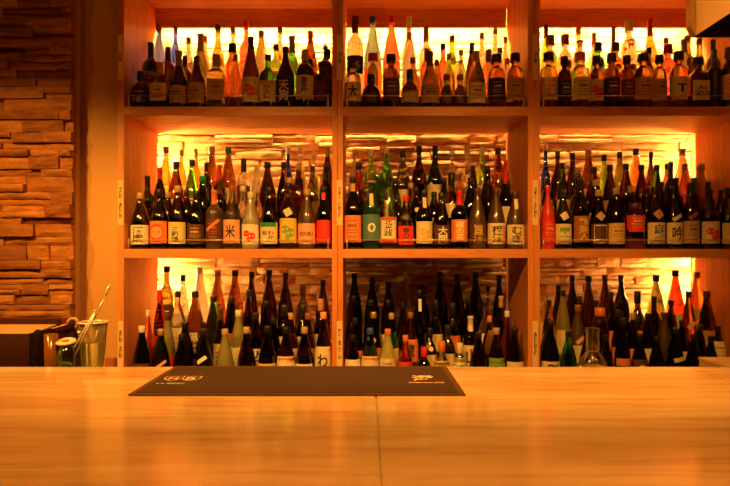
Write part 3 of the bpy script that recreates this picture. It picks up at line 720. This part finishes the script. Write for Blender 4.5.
BOT[1, 0] = '''
3 166 147 16 sake ye u - - - ; yellow bottle, brown cap
3 181.5 150 13 sake ye t - - - ; pale yellow bottle, tan cap
3 196 149 12 sake or t - - - ; slender orange bottle, tan cap
3 212.5 147 17 slope br t c - - ; brown bottle, cream label, tan cap
3 228.5 147 17 slope br e c 山 - ; brown bottle, green cap, cream label
3 243 159 14 whis cl k d - - ; clear bottle, dark label, black cap
3 257 165 13 slim fr w - - - ; pale frosted bottle, white cap
3 288 148 11 slim bl s - - - ; slim cobalt blue bottle
3 300.5 148 13 slim cl w - - -
3 313.5 151 12 slim cl w - - -
3 327.5 148 14 slope db t - - -
2 160 168 13 sake bk Fr - - - ; black bottle, long red foil
2 176.5 162 17 slope br k c 松 - ; brown bottle, cream label, black cap
2 191.5 160 15 slope gr k c 三月 - ; green bottle, cream label, black cap
2 206.5 163 13 slope bk k - - - ; black bottle, black cap
2 219.5 165 12 wine db Fr - - - ; dark brown bottle, red foil
2 268.5 162 18 slope db k - - -
2 284 162 15 slope br k - - -
2 298.5 164 15 slope br t - - -
2 311.5 166 14 slope ol k - - -
2 325.5 166 13 wine db Fk - - -
1 147.5 176 14 wine bk Fk - - - ; black bottle, black foil
1 202.5 176 18 slope dg e - - - ; dark green bottle, green cap
1 168 192 14 slope db t - - -
1 187 190 14 slope db k - - -
1 243 186 15 slim cl w - - -
1 289.5 178 18 slope br t - - - ; brown bottle, tan cap
1 220 180 14 wine db Fd - - -
1 258 188 12 slim am t - - -
0 140.5 193 18.5 slope br t w 酒庵 - ; brown bottle, white label, bold writing
0 159.3 189 18 sake bk k o @face/r - ; black bottle, orange label with a face
0 178 186 18.5 slope br t c 三和鶴 Ty ; brown bottle, cream label, tan cap
0 196.3 191 17.5 slope dg k d * - ; dark green bottle, dark label
0 214.3 190 17 wine mb Fo d */r bo@40 ; grey-brown bottle, orange foil, dark label
0 232.3 186 17.5 sake cl u p 米 - ; clear bottle, pinkish label with crest
0 250.7 192 17.5 slope fr w w @leaf/r bw ; frosted bottle, red figure on white label
0 269.5 187 18 slope db k c =松わ_　か Te ; dark bottle, cream label, bold writing
0 288.3 183 17.5 sake ye k y @leaf/g dc@30 ; clear bottle with yellow-green leaf label
0 306.8 189 18 slope mb t p =KOUBU - ; matte brown bottle, pink label
0 323.8 187 15 sake bk k r - nr ; black bottle, bright red label
'''
BOT[1, 1] = '''
3 355 150 14 sake fr p - - - ; frosted pinkish bottle, pink cap
3 371 150 16 sake yg w - - - ; lime green bottle, white cap
3 387 148 16 sake gr w - - - ; green bottle, white cap
3 402.5 151 17 slope ol k c - - ; olive bottle, black cap
3 418.5 146 16 sake db k - - - ; tall dark brown bottle
3 435 146 16 sake dg k c - bw@-50 ; dark green bottle with white ribbon
3 452 150 11 slim cl w - - -
3 467 147 13 slim cl t - - -
3 482 147 14 sake yg w w - - ; pale green bottle, white label
3 498 148 15 slope br k c - - ; brown bottle, cream label, black cap
2 358.5 163 15 slope rd k - - - ; reddish bottle, black cap
2 377.5 168 15 slope gr t - - - ; green bottle, tan cap
2 395 178 14 slope dg k c - - 
2 411 183 13 slope am t - - -
2 462 182 9.5 slim or o - - - ; tiny orange bottle
2 473 166 13 slope db k - - -
2 487.5 166 14 slope db k - - -
2 505.5 160 10 wine bk Fr - - - ; black bottle, tall red foil
2 444 178 13 slope dg k - - -
1 361 190 13 sake bk Fk - - -
1 379 192 14 sake dg k - - -
1 398 196 13 sake db k - - -
1 416 188 14 sake db k - - oc
1 434 192 15 slope dg k c - -
1 451.5 173 17 squat br k c:.30-.52 - - ; brown bottle with cream triangular label
1 470.5 178 16 slope db k - - -
1 488 180 15 slope db k - - -
1 505.5 171 15 sake bk Fr c - - ; black bottle, red foil, cream label
0 351.5 177 18 sake bk Fk o */d nt ; black bottle, orange label, gold neck label
0 370.5 181 18 wine tl Bt tl =0/w mc ; teal bottle with white zero, wooden cork
0 388.3 174 16.5 slope cl Fk w 北光政 br@0,Br ; clear bottle, white label, black neck
0 405.8 195 16 slope cl r r 春の酒 - ; clear bottle, red cap, red label
0 424 190 17 sake bk k c @leaf/go mc ; black bottle, cream label with leaves
0 441.5 193 17 slope db k d 大関/w - ; dark bottle, white writing on dark label
0 459.3 191 17 wine db Fr o 蔵の花/w - ; dark bottle, orange label, red foil
0 477.5 188 17.5 slope mb d d 旨酒/go - ; matte brown bottle, small gold writing
0 496 189 18 slope mb d c 梅酒 bw,Rr ; matte brown bottle, white neck band
0 515.5 192 18 slope mb d c むぎ mw ; matte brown bottle, white strip on neck
'''
BOT[1, 2] = '''
3 545.5 145 10 slim bl w - - - ; slim dark blue bottle, white cap
3 557.5 152 14 sake db k - - -
3 572.5 153 14 slope db k - - -
3 588.5 150 17 slope br t c - - ; brown bottle, cream label, tan cap
3 604 155 14 slope yg k - - - ; lime green bottle, black cap
3 619.5 152 14 slope ol k - - - ; pale olive bottle, black cap
3 636 149 16 slope or k - - - ; orange bottle, black cap
3 651 152 12 sake db k - - -
3 682.5 149 17 slope am t - - - ; pale amber bottle, tan cap
3 667 164 12 slope br k - - -
3 699 166 13 slope br k - - -
2 562.5 163 13 slope gr k y - - ; green bottle, yellow label
2 578 168 15 slope db t - - -
2 593.5 167 17 slope br k t - - ; brown bottle, tan label
2 610 165 15 slope db k t - -
2 626 164 16 slope db k - - -
2 642 165 15 slope db k - - -
2 656.5 165 15 slope dg k - - -
2 671 162 13 wine bl Fb - - - ; cobalt blue bottle, blue cap
2 684.5 164 15 slope br t - - -
2 701 164 18 slope ol t - - - ; broad olive bottle, tan cap
2 547 178 13 slope dg k c - -
1 550 200 13 sake dg t - - -
1 578 178 16 wine db Fk - - -
1 595.5 180 17 slope db t t - -
1 613 190 16 slope db k - - -
1 631 186 16 slope db t - - -
1 647 188 14 slope dg k - - -
1 661 182 14 slope dg k - - -
1 675.5 178 15 wine bk Fk - - - ; black bottle, black foil
1 694 178 14 wine dg Fe - - - ; dark green bottle, green foil
1 713 182 14 wine db Fk - - -
1 727 190 13 slope db k - - -
0 547.8 186 13.5 sake rs r r */go - ; vermilion bottle with red cap
0 563 190 16.5 slope dg k c @arc/g dc@30,Bt ; green bottle, cream label, tilted tag
0 580.5 178 17 sake db Fk u 鶴美人/go - ; dark bottle, brown label, gold writing
0 598.5 190 17 slope db t d @frame/w dt@45 ; dark bottle, diamond-shaped label
0 616 188 17 slope db t go * - ; dark bottle, gold label
0 635 203 19.5 jar or d r */w br ; stout jar with two orange-red bands
0 655 187 18.5 slope bk k c 白鷺 dt@35,Bt ; black bottle, cream label, diamond tag
0 673.5 187 17 slope bk k c 吟 qc@30 ; black bottle with paper slip on shoulder
0 690.5 183 16 slope bk k t * qu@40 ; black bottle, tan slip across shoulder
0 709 190 19 sake bk k c @leaf/r - ; black bottle, cream label, red maple leaf
0 728.5 188 18 slope bk k c @circle/d - ; black bottle, cream label, round emblem
'''
BOT[2, 0] = '''
3 167 266 17 wine ol k d 古酒/w - ; olive yellow bottle, dark writing
3 183 275 14 slope cl k w - - ; clear bottle, black cap
3 200 267 19 slope fr w - - - ; tall cloudy white bottle
3 217 270 18 slope br t - - - ; brown bottle, tan cap
3 235 270 18 slope br k - - - ; brown bottle, black cap
3 251.5 272 14 slope db k - - -
3 269 270 17 slope db k - - -
3 285.5 273 16 slope db k - - -
3 303 284 17 squat ol t - - - ; broad dull olive bottle
3 323 280 16 slope db k - - -
2 160 290 13 slope rd Fr - - - ; red bottle, long red capsule
2 178 291 16 sake cl k w @circle/go - ; clear bottle, white label, black cap
2 195 291 19 slope br k d 黒糖/w - ; brown bottle, white writing
2 213.5 296 17 slope gr k - - - ; green bottle, black cap
2 231.5 297 16 slope dg k o - - ; dark green bottle, orange label
2 249 290 14 slope ol k c - - ; olive bottle, cream label
2 266 301 15 slope db k - - -
2 284 305 16 squat db k c - - ; squat dark bottle, cream label
2 303 305 15 squat db k c - - ; squat dark bottle, black cap
2 321 299 16 squat gr p c - - ; green bottle, peach cap
1 148 310 11 slope pk w - - - ; slim pink bottle, white cap
1 167.5 314 15 slope mo d r:.10-.3 - - ; matte olive bottle, red base label
1 185 322 17 slope bk k - - -
1 203 322 14 sake bk k - - -
1 220.5 308 14 sake bk Fd c 大山 Tgo ; black bottle, cream label, brown foil
1 238.5 310 17 slope mo w w - - ; matte olive bottle, white cap
1 256 313 17 slope db k w ひこ - ; dark bottle, white label, black writing
1 273.5 318 15 slope dg k - - -
1 291 313 15 slope br t c - - ; brown bottle, cream label
1 308 313 16 slope br u p - - ; brown bottle, peach label
0 142 326 18 slope bk w d 心/w - ; black bottle, white cap, white marks
0 161 329 17.5 slope dg go - - bp@35 ; green bottle with slanted pink band
0 182 334 17 slope bk k d 焼/y_ - ; black bottle, dark label
0 204 329 17 slope bk k - - qw@35 ; black bottle with slanted white slip
0 225 329 17.5 slope mo t - - - ; pale matte olive bottle
0 246.5 327 18 slope db t - - - ; plain dark brown bottle
0 267.5 326 18.5 slope db k go - - ; dark brown bottle, olive gold label
0 286 327 18.5 slope db k c:.10-.54 @frame/r - ; dark bottle, red-framed cream label
0 304.5 327 18 slope db t w - - ; dark reddish bottle, white label
0 324 312 17.5 slope db p c:.20-.56 わ - ; dark bottle, peach cap, bold writing
'''
BOT[2, 1] = '''
3 354.5 273 16 slope dg k - - -
3 372 277 15 slope bk k - - -
3 388.5 282 15 slope db k - - -
3 406 272 12 slim cl w - - - ; tall clear bottle, white cap
3 422 285 16 slope bk k - - -
3 440 272 16 slope bk k - - -
3 457.5 274 16 slope db k - - -
3 476 272 16 slope bk k - - -
3 487.5 286 9 slim cl k - - - ; slim clear bottle
3 499 275 13 slope bk k - - -
2 353.5 296 16 slope bk k - - oc ; black bottle with small round tag
2 371 300 15 slope bk k - - -
2 388 300 15 slope ol k c - - ; olive bottle, cream label
2 403 303 12 slope br k - - - ; brown bottle, black cap
2 419.5 290 15 slope bk k - - mw ; black bottle, white neck label
2 436 300 14 squat ye k c - - ; yellow bottle, dark cap
2 452.5 303 16 squat gr k o - - ; green bottle with orange label
2 468 297 13 slope db k - - -
2 485 300 15 slim cl k c - - ; clear bottle, cream label
2 501 296 14 sake bk Ft - - - ; black bottle, tan foil
1 355 318 17 slope dg k o - - ; dark green bottle, orange label
1 373.5 312 16 slope br go o - oc ; reddish bottle, gold cap, round tag
1 391.5 313 15 slope gr t c - - ; green bottle, tan cap, cream label
1 410.5 312 16 slope pk u o:.2-.56 蔵 - ; pink bottle, copper cap, orange label
1 430 328 14 squat cl k c - ow ; clear bottle with round white tag
1 448 325 15 squat gb k c - - ; bluish bottle, cream label
1 470.5 316 16 wine dg Fc c 山 nw ; dark green bottle, cream foil
1 489.5 316 14 sake ye o - - - ; pale yellow bottle, orange cap
1 507 311 12 slim pk w - - - ; slim clear pinkish bottle
0 353 335 17 slope db k w:.2-.56 @circle/go - ; dark bottle, rounded white label
0 370 328 18 slope gr b c:.1-.55 @frame/r - ; green bottle, blue cap, cream label
0 387.5 329 17 slope fy o c:.1-.52 * - ; frosted yellow bottle, cream label
0 405.5 335 15.5 slope pk o r:.1-.52 @leaf/k - ; pink bottle, bright red label
0 424 347 16 squat bk r - - - ; small black bottle, red cap
0 441.8 341 18 squat cl o y:.2-.6 */g - ; squat clear bottle, yellow label
0 459.8 343 15.5 squat cl w w:.2-.68 @circle/g - ; small clear bottle, round green label
0 478.5 332 17.5 slope db k - - - ; plain dark brown bottle
0 496.3 328 17.5 slope br t g:.1-.52 @leaf/k - ; brown bottle, green label
0 514.8 328 17.5 slope db k c:.1-.46 金 - ; dark brown bottle, cream label
'''
BOT[2, 2] = '''
3 546 295 12 slim ye w c - - ; pale slim bottle, white cap
3 558 285 14 slope bk k - - -
3 572 275 14 sake bk k - - -
3 588.5 276 15 slope db k - - -
3 605 275 15 slope db k - - -
3 621 275 16 sake bk k - - -
3 638 300 13 slope dg k - - -
3 656 275 17 slope ol k - - - ; tall olive bottle, black cap
3 675.5 270 18 slope rd k c - - ; tall glowing red bottle, cream label
3 697 272 17.5 slope or t t:.35-.5 - - ; orange bottle, tan band
2 549 300 13 slope am k c - -
2 563 290 15 slope mo k c - - ; matte olive bottle, black cap
2 580 296 14 slope db k - - -
2 596 300 14 slope br k - - -
2 611 292 13 slope db k o - -
2 637.5 291 16 squat br k o - - ; brown bottle, orange label
2 654 296 14 wine bk Fk - - - ; black bottle, black foil
2 671 300 14 slope db k - - -
2 688.5 291 15 slope br k - - qc@40 ; red-brown bottle, slanted cream slip
2 711.5 291 21 slope db k t - - ; broad dark bottle, tan label
1 548 318 13 sake bk k c - -
1 578 305 17 slope mb u c - qp@40 ; brown bottle, slanted pink slip
1 600 308 18 jar or o - - - ; stout orange jar
1 619 310 14 slope bk k o - - ; black bottle, orange label
1 648 313 15 slope bk k c - - ; black bottle, cream pointed label
1 664.5 312 16 slope mb d - - - ; matte dark bottle, plain
1 682 320 14 slope bk k c - -
1 700 325 14 slope bk k - - -
1 718 326 15 sake bk k c:.35-.68 - - ; black bottle, upright cream label
1 632 313 15 slope db t o - - ; dark bottle, orange pointed label
0 550 321 19 slope bk k c 和 Bt ; black bottle, cream label, bold writing
0 568.5 331 16.5 slope gr k - - - ; plain green bottle
0 587 331 16.5 slope bk k - - - ; plain black bottle, black cap
0 606 335 15 slope db k - - -
0 622.5 318 15.5 slope bk k o:.34-.44 - bo ; black bottle, two orange bands
0 639.5 334 16 slope bk k d:.2-.55 @circle/o_ - ; black bottle, round label
0 656.5 336 15.5 slope bk k c 〆 - ; black bottle, narrow cream label
0 675 328 18 slope bk k - - qc@12 ; black bottle with small slanted label
0 693.5 334 16 slope bk k - - -
0 711 336 15 slope bk k t - - 
'''
rown = ('upper', 'middle', 'lower'); coln = ('left', 'centre', 'right'); tn = ('front row', 'second row', 'third row', 'back row')
ordn = ['', 'second ', 'third ', 'fourth ', 'fifth ', 'sixth ', 'seventh ', 'eighth ', 'ninth ', 'tenth ', 'eleventh ', 'twelfth ']
def auto_look(gk, kind, cap, lab):
    s = GW[gk] + (' square' if kind == 'sqr' else '') + ' bottle'
    if lab != '-': s += ', ' + LC[lab.split(':')[0]][1] + ' label'
    elif cap != '-':
        foil = cap[0] == 'F'; ck = cap[1:] if cap[0] in 'FB' else cap; s += ', ' + LC[ck][1] + (' foil' if foil else ' cap')
    return s
total = 0
for (row, col), src in BOT.items():
    L = []
    for ln in src.strip().splitlines():
        d, _, look = ln.partition(';'); t, x, top, wd, kind, gk, cap, lab, txt, ex = [q for q in d.strip().split(' ') if q]
        if txt.endswith('_') and '/' in txt: txt = txt.split('/')[0]+'/w'
        L.append(dict(t=int(t), x=float(x), top=float(top), w=float(wd), kind=kind, g=gk, cap=cap, lab=lab, txt=txt, ex=ex, look=look.strip() or auto_look(gk, kind, cap, lab)))
    for t in range(4):                       # keep neighbours of one row apart and inside the bay
        q = sorted([b_ for b_ in L if b_['t'] == t], key=lambda b_: b_['x']); D = TY[t]
        for b_ in q: b_['X'] = X(b_['x'], D); b_['r'] = min(b_['w']/2/F*(D-.03), .049)
        lo, hi = bays[col]
        for it in range(60):
            for a, b2 in zip(q, q[1:]):
                g = a['r']+b2['r']+.0015-(b2['X']-a['X'])
                if g > 0:
                    if g > .004: 
                        k = 1-min(.03, g*.25/(a['r']+b2['r'])); a['r'] *= k; b2['r'] *= k
                    g = max(0, a['r']+b2['r']+.0015-(b2['X']-a['X'])); a['X'] -= g/2; b2['X'] += g/2
            for b_ in q: b_['X'] = min(max(b_['X'], lo+b_['r']+.003), hi-b_['r']-.003)
        for i, b_ in enumerate(q):
            b_['i'] = i; b_['n'] = len(q); b_['x'] = b_['X']*F/D+366; b_['w'] = b_['r']*2*F/(D-.03)
    for b_ in L:
        o = bottle(b_['t'], row, b_['x'], b_['top'], b_['w'], b_['kind'], b_['g'], b_['cap'], b_['lab'], b_['txt'], b_['ex'])
        where = f"{tn[b_['t']]} of {rown[row]} {coln[col]} bay"
        if sum(1 for q in L if q['look'] == b_['look'] and q['t'] == b_['t']) > 1 or b_['t'] > 0 and len(b_['look'].split()) < 6:
            i, n = b_['i'], b_['n']; od = (ordn[i]+'from left') if i <= n/2 else (ordn[n-1-i]+'from right')
            if od.startswith('from'): od = 'left' + 'most' if 'left' in od else 'rightmost'
            where += ', ' + od
        o['label'] = b_['look'] + ', ' + where
        if len(o['label'].split()) > 16: print('LONG', o['label'])
        o['group'] = f'bottles in the {rown[row]} {coln[col]} bay'; total += 1
print('bottles', total)
